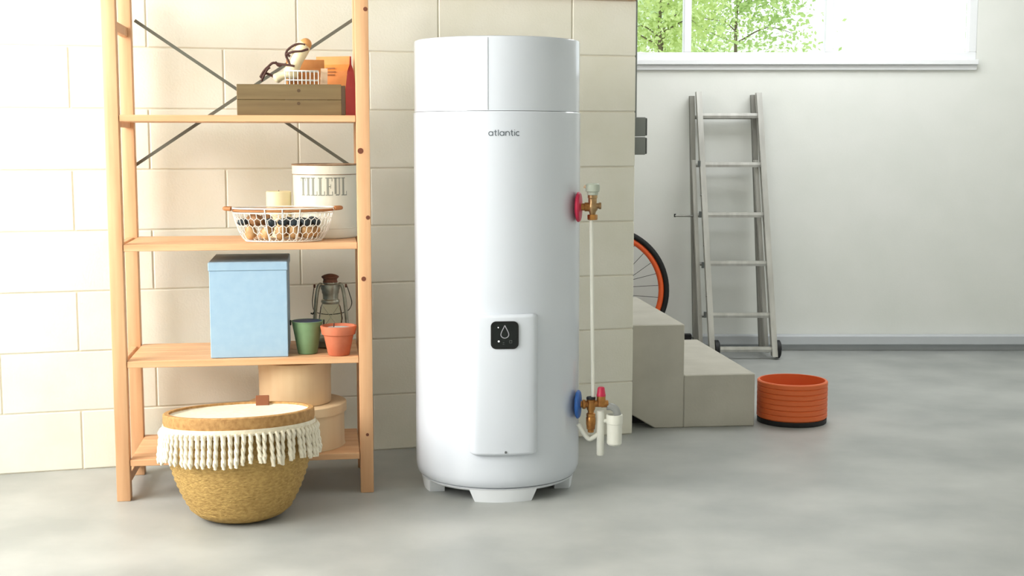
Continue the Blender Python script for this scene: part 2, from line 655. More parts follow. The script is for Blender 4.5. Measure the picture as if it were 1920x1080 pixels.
# plinth and four feet
lathe('base_ring', [(HR - 0.05, 0.040), (HR - 0.026, 0.040), (HR - 0.020, 0.044), (HR - 0.016, zbot - 0.006), (HR - 0.03, zbot - 0.003)], 'enamel_base', wh, 96)
bm = bmesh.new()
add_prism(bm, [(-0.100, 0), (0.100, 0), (0.106, 0.012), (0.122, 0.05), (-0.122, 0.05), (-0.106, 0.012)], -0.285, -0.2)
# curve the foot along the ring
bmesh.ops.subdivide_edges(bm, edges=[e for e in bm.edges if abs(e.verts[0].co.x - e.verts[1].co.x) > 0.15], cuts=8)
for v in bm.verts:
    if v.co.y < -0.25:
        rr = 0.272 + 0.010 * v.co.z / 0.05
        v.co.y = -math.sqrt(rr * rr - v.co.x ** 2)
foot = finish('foot', bm, 'enamel_base', wh, 30)
for k in (1, 2, 3):
    c = foot.copy()
    COL.objects.link(c)
    c.rotation_euler = (0, 0, k * PI / 2)
# control cover
yf = HY - HR - 0.02
zc_t, zc_b = at(947, 591, yf).z, at(947, 856, yf).z
hw = 0.1005
prof = []
for x, d in ((-hw - 0.019, -0.002), (-hw - 0.017, 0.004), (-hw - 0.010, 0.019), (-hw - 0.005, 0.0245), (-hw, 0.026)):
    prof.append((x, d))
for k in range(1, 12):
    prof.append((-hw + 2 * hw * k / 12, 0.026))
prof += [(-x, d) for x, d in reversed(prof[:5])]


def cover_pt(x, d):
    base = -math.sqrt(HR * HR - x * x)
    if d > 0.02:
        flat = -(HR + 0.020) + 0.35 * (x * x) / HR
        return flat if d >= 0.026 else flat + 0.002
    return base - d


bm = bmesh.new()
rows = []
for z, ins, dd in ((zc_b, 0.010, -0.03), (zc_b + 0.001, 0.006, -0.008), (zc_b + 0.006, 0.001, -0.001), (zc_b + 0.012, 0, 0), (zc_t - 0.012, 0, 0), (zc_t - 0.006, 0.001, -0.001),
                   (zc_t - 0.001, 0.006, -0.008), (zc_t, 0.010, -0.03)):
    row = []
    for x, d in prof:
        s = 1 - ins / (hw + 0.019)
        y = cover_pt(x, d)
        row.append(bm.verts.new((x * s, y - dd if d > 0.003 else y + 0.004, z)))
    rows.append(row)
for a, b in zip(rows, rows[1:]):
    for i in range(len(a) - 1):
        bm.faces.new((a[i], a[i + 1], b[i + 1], b[i]))
cover = finish('control_cover', bm, 'enamel', wh, 50)
zd = at(948, 628.5, yf).z


def face_y(x):
    return -(HR + 0.020) + 0.35 * (x * x) / HR


def plate(name, w, h, rad, t0, t1, m, parent, cz, bev=0.002):
    bm = bmesh.new()
    po = rounded(w, h, rad)
    add_prism(bm, [(x, z + cz) for x, z in po], -t1, -t0)
    for v in bm.verts:
        v.co.y += face_y(0)
    o = finish(name, bm, m, parent, 30)
    return o


dh = 26.5 / F * yf
plate('display_bezel', dh, dh, dh * 0.38, -0.004, 0.0025, 'black_rim', cover, zd)
plate('control_display', dh * 0.86, dh * 0.86, dh * 0.32, 0, 0.0036, 'black_gloss', cover, zd)
iy = face_y(0) - 0.0042
k_ = yf / F
drop = [(0, 15.5), (-2.6, 10), (-5.5, 4.5), (-7.2, 0.0), (-7.6, -3), (-6.2, -6.2), (-3.4, -8.2), (0, -9), (3.4, -8.2), (6.2, -6.2), (7.6, -3), (7.2, 0), (5.5, 4.5), (2.6, 10), (0, 15.5)]
bm = strokes(bmesh.new(), [[(x * k_, (z + 3.5) * k_) for x, z in drop]], 1.6 * k_, lambda x, y: (x, iy, zd + y))
finish('drop_icon', bm, 'icon', cover)
for (x, z, r) in ((-12.5, 15.0, 1.1), (-11.5, -11.5, 1.7)):
    lathe('indicator_light', [(0, 0), (r * k_, 0), (r * k_, 0.0006), (0, 0.0008)], 'led', cover, 12, axis='y', loc=(x * k_, iy - 0.0006, zd + z * k_))
bm = bmesh.new()
strokes(bm, [[(-4 * k_, -14 * k_), (-1 * k_, -14 * k_)], [(-4 * k_, -17 * k_), (-1 * k_, -17 * k_)],
             [(9 * k_, -10 * k_), (13.5 * k_, -10 * k_), (13.5 * k_, -15 * k_), (9 * k_, -15 * k_), (9 * k_, -10 * k_)]], 0.8 * k_, lambda x, y: (x, iy, zd + y))
finish('display_symbol', bm, 'socket_dark', cover)
lathe('cover_screw', [(0, 0.002), (0.0042, 0.002), (0.0046, 0), (0.0042, -0.0015), (0, -0.0018)], 'screw', cover, 16, axis='y',
      loc=(at(949, 849, yf).x - at(947, 849, yf).x, face_y(0) - 0.0005, at(949, 848.5, yf).z))
# lettering on the tank
def arc(cx, cy, rx, ry, a0, a1, n=14):
    return [(cx + rx * math.cos(R(a0 + (a1 - a0) * i / n)), cy + ry * math.sin(R(a0 + (a1 - a0) * i / n))) for i in range(n + 1)]


lg = []
pen = 0.0


def glyph(lines, adv):
    global pen
    for l in lines:
        lg.append([(x + pen, y) for x, y in l])
    pen += adv


GA = [arc(0.52, 0.5, 0.47, 0.46, 20, 380, 20), [(1.0, 1.0), (1.0, 0.0)]]
GT = [[(0.3, 1.36), (0.3, 0.25), (0.4, 0.06), (0.62, 0.02)], [(0.02, 0.96), (0.62, 0.96)]]
glyph(GA, 1.3)
glyph(GT, 0.88)
glyph([[(0.1, 1.4), (0.1, 0)]], 0.42)
glyph(GA, 1.32)
glyph([[(0.08, 0), (0.08, 1)], [(0.08, 0.6)] + arc(0.52, 0.56, 0.42, 0.42, 150, 0, 8) + [(0.94, 0)]], 1.2)
glyph(GT, 0.85)
glyph([[(0.1, 1.0), (0.1, 0)], [(0.1, 1.25), (0.1, 1.4)]], 0.42)
glyph([arc(0.5, 0.5, 0.46, 0.46, 50, 310, 16)], 0.85)
LW = 58.0 / F * (HY - HR)
k = LW / pen
zl = at(947, 254.5, HY - HR).z
bm = strokes(bmesh.new(), [[((x - pen / 2) * k, y * k) for x, y in l] for l in lg], 0.21 * k, lambda x, y: on_heater(x, zl + y, 0.0006))
finish('brand_lettering', bm, 'logo', wh)

# ------------------------------------------------------------------ fittings on the right of the heater
PY = 4.72


def V(px, py, Y=PY):
    return at(px, py, Y)


p = V(1084, 388)
ov = thing('hot_water_valve', 'brass valve with crimson disc and grey cap on upper right of heater', 'valve', p)
u = PY / F


def vloc(px, py, Y=PY, o=None):
    return V(px, py, Y) - (o or p)


DISC = lathe('connection_disc', [(0, -0.006), (0.046, -0.006), (0.0535, -0.001), (0.0535, 0.004), (0.048, 0.009), (0.02, 0.012), (0, 0.012)], 'red', ov, 40, axis='x', rot=(0, 0, R(-11)))
lathe('inlet_stub', [(0, 0.008), (0.013, 0.008), (0.013, 0.022), (0.016, 0.023), (0.016, 0.043), (0.013, 0.045), (0.013, 0.056), (0, 0.056)], 'brass', ov, 20, axis='x')
a = vloc(1111, 388)
lathe('valve_body', [(0, -0.028), (0.010, -0.028), (0.012, -0.018), (0.018, -0.010), (0.019, 0.006), (0.015, 0.014), (0.0155, 0.030), (0.0175, 0.032), (0.0175, 0.042), (0, 0.042)], 'brass_pale', ov, 24, off=(a.x, 0, 0))
lathe('adjuster_cap', [(0, 0.042), (0.0185, 0.042), (0.020, 0.046), (0.020, 0.052), (0.0245, 0.055), (0.0255, 0.07), (0.024, 0.079), (0.019, 0.083), (0, 0.083)], 'cap_grey', ov, 24, off=(a.x, 0, 0))
lathe('hex_nut', [(0, -0.046), (0.0165, -0.046), (0.018, -0.043), (0.018, -0.030), (0.0165, -0.027), (0, -0.027)], 'brass', ov, 6, off=(a.x, 0, 0))
lathe('side_port', [(0, 0), (0.010, 0), (0.010, 0.012), (0.012, 0.013), (0.012, 0.02), (0, 0.021)], 'brass_pale', ov, 16, axis='x', off=(a.x + 0.010, -0.004, 0.004))
tube('dial_pointer', [vloc(1095, 349), vloc(1101, 352), vloc(1104, 356)], 0.0055, 'card', ov, 10)

# thin riser pipe between the two valves
top, bot = V(1108.5, 409, PY), V(1112, 748, PY)
rp = tube('riser_pipe', [top, top.lerp(bot, 0.5), bot], 0.0068, 'pvc', None, 12)
tag(rp, 'thin white vertical pipe joining the upper and lower valves', 'pipe')

q = V(1083, 758)
sg = thing('safety_group', 'brass safety group with blue disc and red knob low on heater', 'valve', q)
DISC = lathe('connection_disc', [(0, -0.006), (0.044, -0.006), (0.0515, -0.001), (0.0515, 0.004), (0.046, 0.009), (0.02, 0.012), (0, 0.012)], 'blue', sg, 40, axis='x', rot=(0, 0, R(-11)))
lathe('inlet_stub', [(0, 0.008), (0.012, 0.008), (0.012, 0.016), (0.017, 0.018), (0.017, 0.028), (0.012, 0.030), (0.012, 0.040), (0, 0.040)], 'brass', sg, 20, axis='x')
b = vloc(1108, 758, PY, q)
lathe('union_body', [(0, -0.022), (0.013, -0.022), (0.016, -0.015), (0.017, 0.016), (0.0145, 0.018), (0.0145, 0.021), (0, 0.021)], 'brass', sg, 24, off=(b.x, 0, 0))
lathe('blanking_cap', [(0, 0.019), (0.0165, 0.019), (0.0165, 0.026), (0.015, 0.0275), (0, 0.0275)], 'rubber', sg, 20, off=(b.x, 0, 0))
lathe('drain_cock', [(0, -0.102), (0.0105, -0.102), (0.0115, -0.100), (0.0115, -0.092), (0.015, -0.090), (0.0165, -0.076), (0.0175, -0.072), (0.0175, -0.048), (0.015, -0.044), (0.0165, -0.043),
                     (0.0165, -0.034), (0.011, -0.030), (0.012, -0.018), (0, -0.018)], 'brass', sg, 20, off=(b.x, 0, 0))
c = vloc(1127, 752, PY, q)
lathe('valve_arm', [(0, b.x + 0.012), (0.012, b.x + 0.012), (0.0125, c.x), (0.014, c.x + 0.002), (0.013, c.x + 0.024), (0.011, c.x + 0.026), (0, c.x + 0.026)], 'brass', sg, 20, axis='x', off=(0, 0, 0.002))
lathe('valve_bonnet', [(0, -0.012), (0.016, -0.010), (0.0175, 0.0), (0.016, 0.018), (0.0165, 0.026), (0, 0.026)], 'brass', sg, 24, off=(c.x, 0, 0.004))
lathe('relief_knob', [(0, 0.030), (0.0165, 0.030), (0.0165, 0.036), (0.0155, 0.038), (0.0125, 0.060), (0.010, 0.063), (0, 0.063)], 'red', sg, 12, off=(c.x, 0, 0))
# waste trap hanging under it
w = V(1152, 800)
wt = thing('waste_trap', 'white plastic drain trap cup hanging beside the brass safety group', 'drain', w)
e0, e1 = vloc(1138, 762, PY, w), vloc(1160, 778, PY, w)
tube('grey_elbow', curve_pts([e0, vloc(1147, 763, PY, w), vloc(1155, 769, PY, w), e1 + Vector((-0.002, 0, -0.006))], 5), 0.0135, 'pvc_grey', wt, 16)
zt, zbm = vloc(1152, 777, PY, w).z, vloc(1152, 834, PY, w).z
lathe('trap_cup', [(0, zbm), (0.022, zbm), (0.027, zbm + 0.006), (0.0275, zt - 0.034), (0.0295, zt - 0.032), (0.0295, zt - 0.003), (0.028, zt), (0.024, zt), (0.023, zt - 0.012), (0, zt - 0.014)],
      'pvc', wt, 32)
g0, g1 = vloc(1126, 770, PY, w), vloc(1126, 853, PY, w)
lathe('waste_pipe', [(0, g1.z), (0.0125, g1.z), (0.0135, g1.z + 0.002), (0.0135, g0.z), (0, g0.z)], 'pvc', wt, 20, off=(g0.x, 0, 0))
tube('trap_link', [vloc(1127, 789, PY, w), vloc(1142, 789, PY, w)], 0.008, 'pvc', wt, 12)
tube('lower_bend', curve_pts([vloc(1084, 795, PY, w), vloc(1091, 806, PY, w), vloc(1098, 817, PY, w), vloc(1105, 823, PY, w), vloc(1113, 820, PY, w), vloc(1124, 812, PY, w)], 5), 0.0085, 'pvc', wt, 12)

# ------------------------------------------------------------------ pine shelf unit
SA = R(8)
S0 = Vector((-0.525, 4.70))
su_dir = Vector((math.cos(SA), math.sin(SA), 0))
sd_dir = Vector((-math.sin(SA), math.cos(SA), 0))


def shelf_pt(px, py, b):
    return on_plane(px, py, S0, SA, b)


def shelf_floor(px, b, z):
    """point on a shelf board of height z at picture column px and depth b."""
    y = 540
    for _ in range(30):
        v = on_plane(px, y, S0, SA, b)
        y += (v.z - z) * 480
    v.z = z
    return v


su = thing('shelf_unit', 'open pine shelf unit with four boards left of the heater', 'shelf', (S0.x, S0.y, 0), SA)
PW = 0.047
DEP = 0.42
XR = 0.0267                  # outer right side of the right post, local x
LB = 0.90                    # whole width
HT = 1.79
for x1 in (XR, XR - LB + PW):
    for y0 in (0.0, DEP - PW):
        po = box('post', (x1 - PW, y0, 0), (x1, y0 + PW, HT), 'pine_z', su, 0.003, seg=2)
        if x1 == XR and y0 == 0:
            for px, py, r in ((685, 17, 4), (676, 283, 5.5), (682, 523, 4.5), (690, 408, 4), (689, 815, 3)):
                kp = shelf_pt(px, py, 0) - Vector((S0.x, S0.y, 0))
                lathe('knot', [(0, -0.0008), (r * 0.0019, -0.0006), (r * 0.0019, 0.001), (0, 0.001)], 'knot', po, 14, axis='y',
                      loc=(kp.dot(su_dir), 0, kp.z))
    for z in (0.10, 0.52, 0.93, 1.37, 1.70):
        box('side_rung', (x1 - PW + 0.012, PW, z - 0.06), (x1 - 0.012, DEP - PW, z - 0.025), 'pine_z', su, 0.002)
ZB = [1.351, 0.905, 0.497, 0.147]
for z in ZB:
    bx0, bx1 = XR - LB + PW + 0.002, XR - PW - 0.002
    sb = bpy.data.objects.new('shelf_board', None)
    COL.objects.link(sb)
    sb.parent = su
    sb.location = (0, 0, 0)
    n = 4
    for i in range(n):
        y0, y1 = 0.003 + i * (DEP - 0.006) / n, 0.003 + (i + 1) * (DEP - 0.006) / n
        box('plank', (bx0, y0 + 0.0006, z - 0.0225), (bx1, y1 - 0.0006, z), 'pine_x', sb, 0.0015)
# cross brace of flat steel at the back
bl = shelf_pt(455, 175, DEP - 0.004) - Vector((S0.x, S0.y, 0))


def brace(p0, p1, dy):
    a, b = Vector(p0), Vector(p1)
    t = (b - a).normalized()
    n = Vector((-t.z, 0, t.x)) * 0.006
    vs_ = []
    for q in (a, b):
        for s in (-1, 1):
            for d in (0, 0.003):
                vs_.append(q + n * s + Vector((0, dy + d, 0)))
    raw('cross_brace', vs_, [(0, 2, 6, 4), (1, 5, 7, 3), (0, 4, 5, 1), (2, 3, 7, 6), (0, 1, 3, 2), (4, 6, 7, 5)], 'steel', su)


def sl(px, py, b=DEP + 0.002):
    v = shelf_pt(px, py, b) - Vector((S0.x, S0.y, 0))
    return (v.dot(su_dir), v.dot(sd_dir), v.z)


brace(sl(672, 30), sl(252, 311), 0)
brace(sl(672, 321), sl(252, 38), 0.004)

def on_shelf(name, label, cat, px, b, z, rz=0.0, group=None):
    return thing(name, label, cat, shelf_floor(px, b, z), SA + rz, group)


# --- top shelf: crate with bags
def local(o, px, py, b):
    """point at picture position on the plane of shelf depth b, in the local frame of o."""
    v = shelf_pt(px, py, b) - o.location
    a = -o.rotation_euler.z
    return Vector((v.x * math.cos(a) - v.y * math.sin(a), v.x * math.sin(a) + v.y * math.cos(a), v.z))


z1 = ZB[0]
cr = on_shelf('wooden_crate', 'weathered brown wooden crate on the top shelf', 'crate', 548, 0.05, z1)
xl, xr = local(cr, 444, 190, 0.05).x, local(cr, 648, 190, 0.05).x
hc_ = local(cr, 548, 158, 0.05).z
CD = 0.2
for y0 in (0.0, CD - 0.014):
    for z0, z1_ in ((0.0, hc_ * 0.498), (hc_ * 0.4985, hc_)):
        pk = box('plank', (xl, y0, z0 + 0.0008), (xr - 0.014 if y0 == 0 else xr, y0 + 0.014, z1_), 'crate_front', cr, 0.0015)
        if y0 == 0:
            kx = local(cr, 560, 170 if z0 > 0 else 194, 0.05)
            lathe('knot', [(0, -0.0006), (0.006, -0.0005), (0.006, 0.001), (0, 0.001)], 'crate_knot', pk, 12, axis='y', loc=(kx.x, 0, kx.z))
box('crate_end', (xr - 0.014, 0.0, 0.002), (xr, CD - 0.014, hc_ - 0.004), 'crate_dark', cr, 0.0015)
box('crate_end', (xl, 0.014, 0.002), (xl + 0.014, CD - 0.014, hc_ - 0.004), 'crate_dark', cr, 0.0015)
box('crate_bottom', (xl + 0.014, 0.014, 0.002), (xr - 0.014, CD - 0.014, 0.012), 'crate_front', cr, 0)


def paper_bag(o, w, d, h, m_front, m_side, fold=0.03):
    """paper bag with pinched top and gusseted sides."""
    bm = bmesh.new()
    rows_ = []
    for z, dd in ((0, 1.0), (h * 0.45, 1.0), (h * 0.75, 0.62), (h - fold, 0.18), (h, 0.12)):
        y0, y1 = -d / 2 * dd, d / 2 * dd
        g = w / 2 - 0.018 * (1 - dd)
        rows_.append([bm.verts.new(v) for v in ((-w / 2, y0, z), (0, y0 * 1.02, z), (w / 2, y0, z), (g, 0, z), (w / 2, y1, z), (-w / 2, y1, z), (-g, 0, z))])
    for a, b in zip(rows_, rows_[1:]):
        n = len(a)
        for i in range(n):
            f = bm.faces.new((a[i], a[(i + 1) % n], b[(i + 1) % n], b[i]))
            f.material_index = 1 if i in (2, 3, 5, 6) else 0
    bm.faces.new(rows_[0])
    bm.faces.new(rows_[-1])
    return finish('bag_body', bm, [m_front, m_side], o)


bg = on_shelf('paper_bag', 'tall orange paper bag with red side behind the crate end', 'bag', 627, 0.325, z1, R(-24))
hb = local(bg, 625, 106, 0.325).z
paper_bag(bg, 0.135, 0.10, hb, 'kraft_orange', 'kraft_red')
for i, (zz, ww) in enumerate(((0.79, 0.018), (0.73, 0.024), (0.68, 0.020))):
    dd = (0.62 + (0.79 - zz) * 1.2) if zz < 0.75 else 0.55
    box('printed_line', (0.0 - ww, -0.05 * dd - 0.004, hb * zz), (0.0 + ww, -0.05 * dd - 0.002, hb * zz + 0.004), 'print_brown', bg, 0)
kb = on_shelf('paper_bag', 'crumpled brown kraft bag standing inside the wooden crate', 'bag', 574, 0.185, z1 + 0.012, R(8))
paper_bag(kb, 0.135, 0.075, local(kb, 575, 112, 0.185).z, 'kraft', 'kraft')
# beige tag card beside the wire basket
tc = on_shelf('tag_card', 'pale beige card standing beside the small wire basket', 'card', 605, 0.115, z1 + 0.012)
h2 = local(tc, 605, 128, 0.115).z
raw('card_sheet', [(-0.014, 0, 0), (0.016, 0, 0), (0.020, 0.012, h2), (-0.004, 0.012, h2), (-0.014, 0.002, 0), (0.016, 0.002, 0), (0.020, 0.014, h2), (-0.004, 0.014, h2)],
    [(0, 1, 2, 3), (7, 6, 5, 4), (0, 4, 5, 1), (1, 5, 6, 2), (2, 6, 7, 3), (3, 7, 4, 0)], 'card', tc)
# small white wire basket in the crate
wb = on_shelf('small_wire_basket', 'small square white wire basket inside the wooden crate', 'basket', 565, 0.108, z1 + 0.012)
x0, x1 = local(wb, 535, 140, 0.08).x, local(wb, 597, 140, 0.08).x
ht = local(wb, 565, 133, 0.08).z
bm = bmesh.new()
yb0, yb1 = -0.03, 0.03
corners = [(x0, yb0), (x1, yb0), (x1, yb1), (x0, yb1)]
for f in (0.05, 0.3, 0.55, 0.78, 1.0):
    zz = ht * f
    add_tube(bm, [(x, y, zz) for x, y in corners], 0.0017 if f < 1 else 0.0026, 6, True)
for i in range(9):
    x = x0 + (x1 - x0) * i / 8
    for y in (yb0, yb1):
        add_tube(bm, [(x, y, 0.003), (x, y, ht)], 0.0016, 6)
for i in range(1, 4):
    y = yb0 + (yb1 - yb0) * i / 4
    for x in (x0, x1):
        add_tube(bm, [(x, y, 0.003), (x, y, ht)], 0.0016, 6)
finish('wire_grid', bm, 'wire_white', wb, 60)
bm = bmesh.new()
fr = bmesh.ops.create_uvsphere(bm, u_segments=20, v_segments=14, radius=0.022)
of = shelf_floor(576, 0.108, z1 + 0.012)
fo = thing('orange_fruit', 'round orange fruit seen through the small wire basket', 'fruit', of, SA)
fz = local(fo, 576, 148, 0.1).z
for v in bm.verts:
    v.co.z = v.co.z * 0.95 + 0.024
finish('peel', bm, 'orange_fruit', fo, 60)
lathe('stem', [(0, 0.044), (0.003, 0.044), (0.002, 0.048), (0, 0.048)], 'bark', fo, 8)
# skipping rope with cream handles on top of the crate contents
rope = on_shelf('skipping_rope', 'skipping rope of cream wooden handles and dark brown cord on the crate', 'toy', 548, 0.11, z1 + hc_ + 0.002)


def rl(px, py, b=0.11):
    return local(rope, px, py, b)


def handle(pts, rad, cut_end):
    c = curve_pts(pts, 8)
    n = len(c)
    rr = []
    for i in range(n):
        t = i / (n - 1)
        e = min(1, 0.55 + 4.5 * min(t, 1 - t)) if 0 < t < 1 else 0.45
        rr.append(rad * e * (1 + 0.10 * math.sin(t * 9)))
    return finish('rope_handle', add_tube(bmesh.new(), c, rr, 16), 'cream', rope, 60)


h1 = handle([rl(541, 147), rl(549, 128), rl(560, 105), rl(572, 78)], 0.025, True)
cend = rl(573, 83)
bm = bmesh.new()
bmesh.ops.create_uvsphere(bm, u_segments=16, v_segments=10, radius=0.0215)
for v in bm.verts:
    v.co = v.co * 1.0 + cend
finish('wooden_tip', bm, 'cut_wood', rope, 60)
handle([rl(514, 150, 0.1), rl(524, 144, 0.1), rl(538, 139, 0.1), rl(553, 136, 0.1)], 0.016, False)
for pts in (
    [rl(572, 84, 0.088), rl(556, 83, 0.09), rl(541, 92, 0.1), rl(536, 102, 0.1), rl(540, 113, 0.1), rl(545, 123, 0.09)],
    [rl(578, 92, 0.085), rl(564, 96, 0.085), rl(550, 97, 0.09), rl(536, 102, 0.1)],
    [rl(536, 102, 0.1), rl(541, 104, 0.1), rl(544, 106, 0.1)],
    [rl(552, 124, 0.085), rl(540, 122, 0.09), rl(524, 120, 0.1), rl(512, 118, 0.1), rl(503, 125, 0.1), rl(495, 133, 0.1), rl(488, 145, 0.1)],
    [rl(516, 116, 0.1), rl(522, 123, 0.1), rl(528, 122, 0.1)],
    [rl(488, 146, 0.1), rl(498, 138, 0.1), rl(508, 141, 0.1), rl(516, 146, 0.1)],
    [rl(490, 152, 0.1), rl(500, 132, 0.09), rl(506, 126, 0.09)],
):
    c = curve_pts(pts, 6)
    tube('cord_loop', c, 0.0042, 'cord', rope, 8)

# --- second shelf: tin, wire basket, candle
z2 = ZB[1]
TB = 0.295
tn = on_shelf('storage_tin', 'large cream round tin lettered TILLEUL on the second shelf', 'tin', 611, TB, z2, R(-3))
TR = 0.1175
th = local(tn, 611, 308, TB - TR).z
zl0 = local(tn, 611, 326, TB - TR).z
lathe('tin_body', [(0, 0.001), (TR - 0.004, 0.001), (TR - 0.001, 0.004), (TR, 0.008), (TR, 0.036), (TR + 0.0015, 0.038), (TR, 0.040), (TR, zl0), (0, zl0)], 'tin', tn, 64)
ld = lathe('tin_lid', [(TR - 0.002, zl0 - 0.002), (TR + 0.003, zl0 - 0.002), (TR + 0.003, th - 0.006), (TR + 0.002, th - 0.004), (TR - 0.01, th - 0.003), (TR - 0.014, th - 0.009), (0, th - 0.006)], 'tin', tn, 64)
tube('lid_rim', [((TR + 0.003) * math.cos(2 * PI * i / 48), (TR + 0.003) * math.sin(2 * PI * i / 48), th - 0.003) for i in range(48)], 0.003, 'tin_rim', tn, 8, True)
tube('lid_edge', [((TR + 0.0025) * math.cos(2 * PI * i / 48), (TR + 0.0025) * math.sin(2 * PI * i / 48), zl0 - 0.003) for i in range(48)], 0.0014, 'tin_rim', tn, 8, True)
zt0, zt1 = local(tn, 611, 367, TB - TR).z, local(tn, 611, 333, TB - TR).z
HL = zt1 - zt0
quads = []
pen_x = 0.0


def bar(x0_, x1_, y0_, y1_):
    quads.append((pen_x + x0_, pen_x + x1_, y0_, y1_))


SR = 0.0035
for ch in 'TILLEUL':
    if ch == 'T':
        bar(0.008, 0.016, 0, HL); bar(0, 0.024, HL - 0.004, HL); bar(0, 0.002, HL - 0.014, HL); bar(0.022, 0.024, HL - 0.014, HL); bar(0.005, 0.019, 0, SR)
        adv = 0.027
    elif ch == 'I':
        bar(0.004, 0.012, 0, HL); bar(0, 0.016, HL - SR, HL); bar(0, 0.016, 0, SR)
        adv = 0.019
    elif ch == 'L':
        bar(0.004, 0.012, 0, HL); bar(0, 0.016, HL - SR, HL); bar(0, 0.024, 0, SR); bar(0.0215, 0.024, 0, 0.016)
        adv = 0.027
    elif ch == 'E':
        bar(0.004, 0.012, 0, HL); bar(0, 0.025, HL - SR, HL); bar(0, 0.026, 0, SR); bar(0.0225, 0.025, HL - 0.014, HL); bar(0.0235, 0.026, 0, 0.015)
        bar(0.012, 0.019, HL / 2 - 0.0018, HL / 2 + 0.0018); bar(0.0175, 0.0195, HL / 2 - 0.008, HL / 2 + 0.008)
        adv = 0.029
    else:
        bar(0.004, 0.012, 0.006, HL); bar(0, 0.016, HL - SR, HL); bar(0.008, 0.022, 0, 0.005); bar(0.0205, 0.0245, 0.003, HL); bar(0.017, 0.028, HL - SR, HL)
        adv = 0.031
    pen_x += adv
bm = bmesh.new()
for x0_, x1_, y0_, y1_ in quads:
    n = max(1, int((x1_ - x0_) / 0.004))
    prev = None
    for i in range(n + 1):
        a = (x0_ + (x1_ - x0_) * i / n - pen_x / 2 + 0.001) / TR
        vv = [bm.verts.new((math.sin(a) * (TR + 0.0006), -math.cos(a) * (TR + 0.0006), zt0 + y)) for y in (y0_, y1_)]
        if prev:
            bm.faces.new((prev[0], vv[0], vv[1], prev[1]))
        prev = vv
finish('tin_lettering', bm, 'tin_text', tn)

cd = on_shelf('pillar_candle', 'cream pillar candle standing behind the oval wire basket', 'candle', 524, 0.30, z2)
ch_ = local(cd, 524, 359, 0.30 - 0.046).z
lathe('wax', [(0, 0.001), (0.044, 0.001), (0.046, 0.003), (0.046, ch_ - 0.003), (0.043, ch_), (0.03, ch_ - 0.002), (0, ch_ - 0.004)], 'candle', cd, 40)
tube('wick', [(0, 0, ch_ - 0.005), (0.001, 0, ch_ + 0.003)], 0.0012, 'cord', cd, 6)

BB = 0.105
ob = on_shelf('oval_wire_basket', 'oval white chicken wire basket at front of the second shelf', 'basket', 532, BB, z2)
RX = local(ob, 626, 390, BB).x
RY = 0.095
bh = local(ob, 532, 392, BB - RY).z


def oval(t, f, inset=0.0):
    s = 0.74 + 0.26 * min(1, f) ** 0.6
    return Vector((math.cos(t) * (RX * s - inset), math.sin(t) * (RY * s - inset), 0.004 + (bh - 0.004) * f))


for f, rr in ((1.0, 0.0026), (0.86, 0.002)):
    tube('rim_wire', [oval(2 * PI * i / 64, f) for i in range(64)], rr, 'wire_white', ob, 8, True)
tube('rim_cane', [oval(2 * PI * i / 64, 0.93, 0.003) for i in range(64)], 0.0042, 'rim_brown', ob, 8, True)
tube('base_wire', [oval(2 * PI * i / 64, 0.0) for i in range(64)], 0.0026, 'wire_white', ob, 8, True)
bm = bmesh.new()
NC, NR = 40, 4
for i in range(NC):
    for j in range(NR):
        def hp(a, b):
            return oval(2 * PI * (i + a + (0.5 if j % 2 else 0)) / NC, max(0, min(0.86, (j + b) / NR * 0.86)))
        a_, b_, c_, d_ = hp(0.5, 0.0), hp(0, 0.33), hp(0, 1.0), hp(1.0, 0.33)
        add_tube(bm, [a_, b_], 0.0012, 4)
        add_tube(bm, [b_, c_], 0.0014, 4)
        add_tube(bm, [a_, d_], 0.0012, 4)
for i in range(9):
    x = -RX * 0.74 + RX * 1.48 * (i + 0.5) / 9
    w_ = RY * 0.74 * math.sqrt(max(0, 1 - (x / (RX * 0.74)) ** 2))
    add_tube(bm, [(x, -w_, 0.004), (x, w_, 0.004)], 0.0014, 4)
finish('wire_mesh', bm, 'wire_white', ob, 60)
for t in (0, PI / 2, PI, 1.5 * PI, R(290), R(250)):
    tube('upright_wire', [oval(t, f, -0.001) for f in (0, 0.3, 0.6, 1.0)], 0.0022, 'wire_white', ob, 6)
for s in (1, -1):
    hp0 = oval(0 if s > 0 else PI, 0.98)
    finish('wooden_grip', add_tube(bmesh.new(), [hp0 + Vector((s * 0.003, -0.02, 0)), hp0 + Vector((s * 0.022, -0.012, 0.001)), hp0 + Vector((s * 0.026, 0.0, 0.001)), hp0 + Vector((s * 0.022, 0.012, 0.001)), hp0 + Vector((s * 0.003, 0.02, 0))], 0.0075, 10), 'rim_brown', ob, 60)


def blob(name, m, rx, ry, rz, loc, label, cat, group, seed, neck=False):
    rnd = random.Random(seed)
    bm = bmesh.new()
    bmesh.ops.create_icosphere(bm, subdivisions=3, radius=1)
    ph = [rnd.uniform(0, 6) for _ in range(3)]
    for v in bm.verts:
        k = 1 + 0.07 * math.sin(3 * v.co.x + ph[0]) + 0.06 * math.sin(4 * v.co.y + ph[1])
        if neck and v.co.z > 0.6:
            k *= 1 + (v.co.z - 0.6) * 0.8
        v.co = Vector((v.co.x * rx, v.co.y * ry, v.co.z * rz)) * k
    o = finish(name, bm, m, None, 70, loc, (rnd.uniform(-.6, .6), rnd.uniform(-.6, .6), rnd.uniform(0, 6)))
    return tag(o, label, cat, group)


obw = ob.location
ca, sa_ = math.cos(SA), math.sin(SA)


def inb(x, y, z):
    return (obw.x + x * ca - y * sa_, obw.y + x * sa_ + y * ca, obw.z + z)


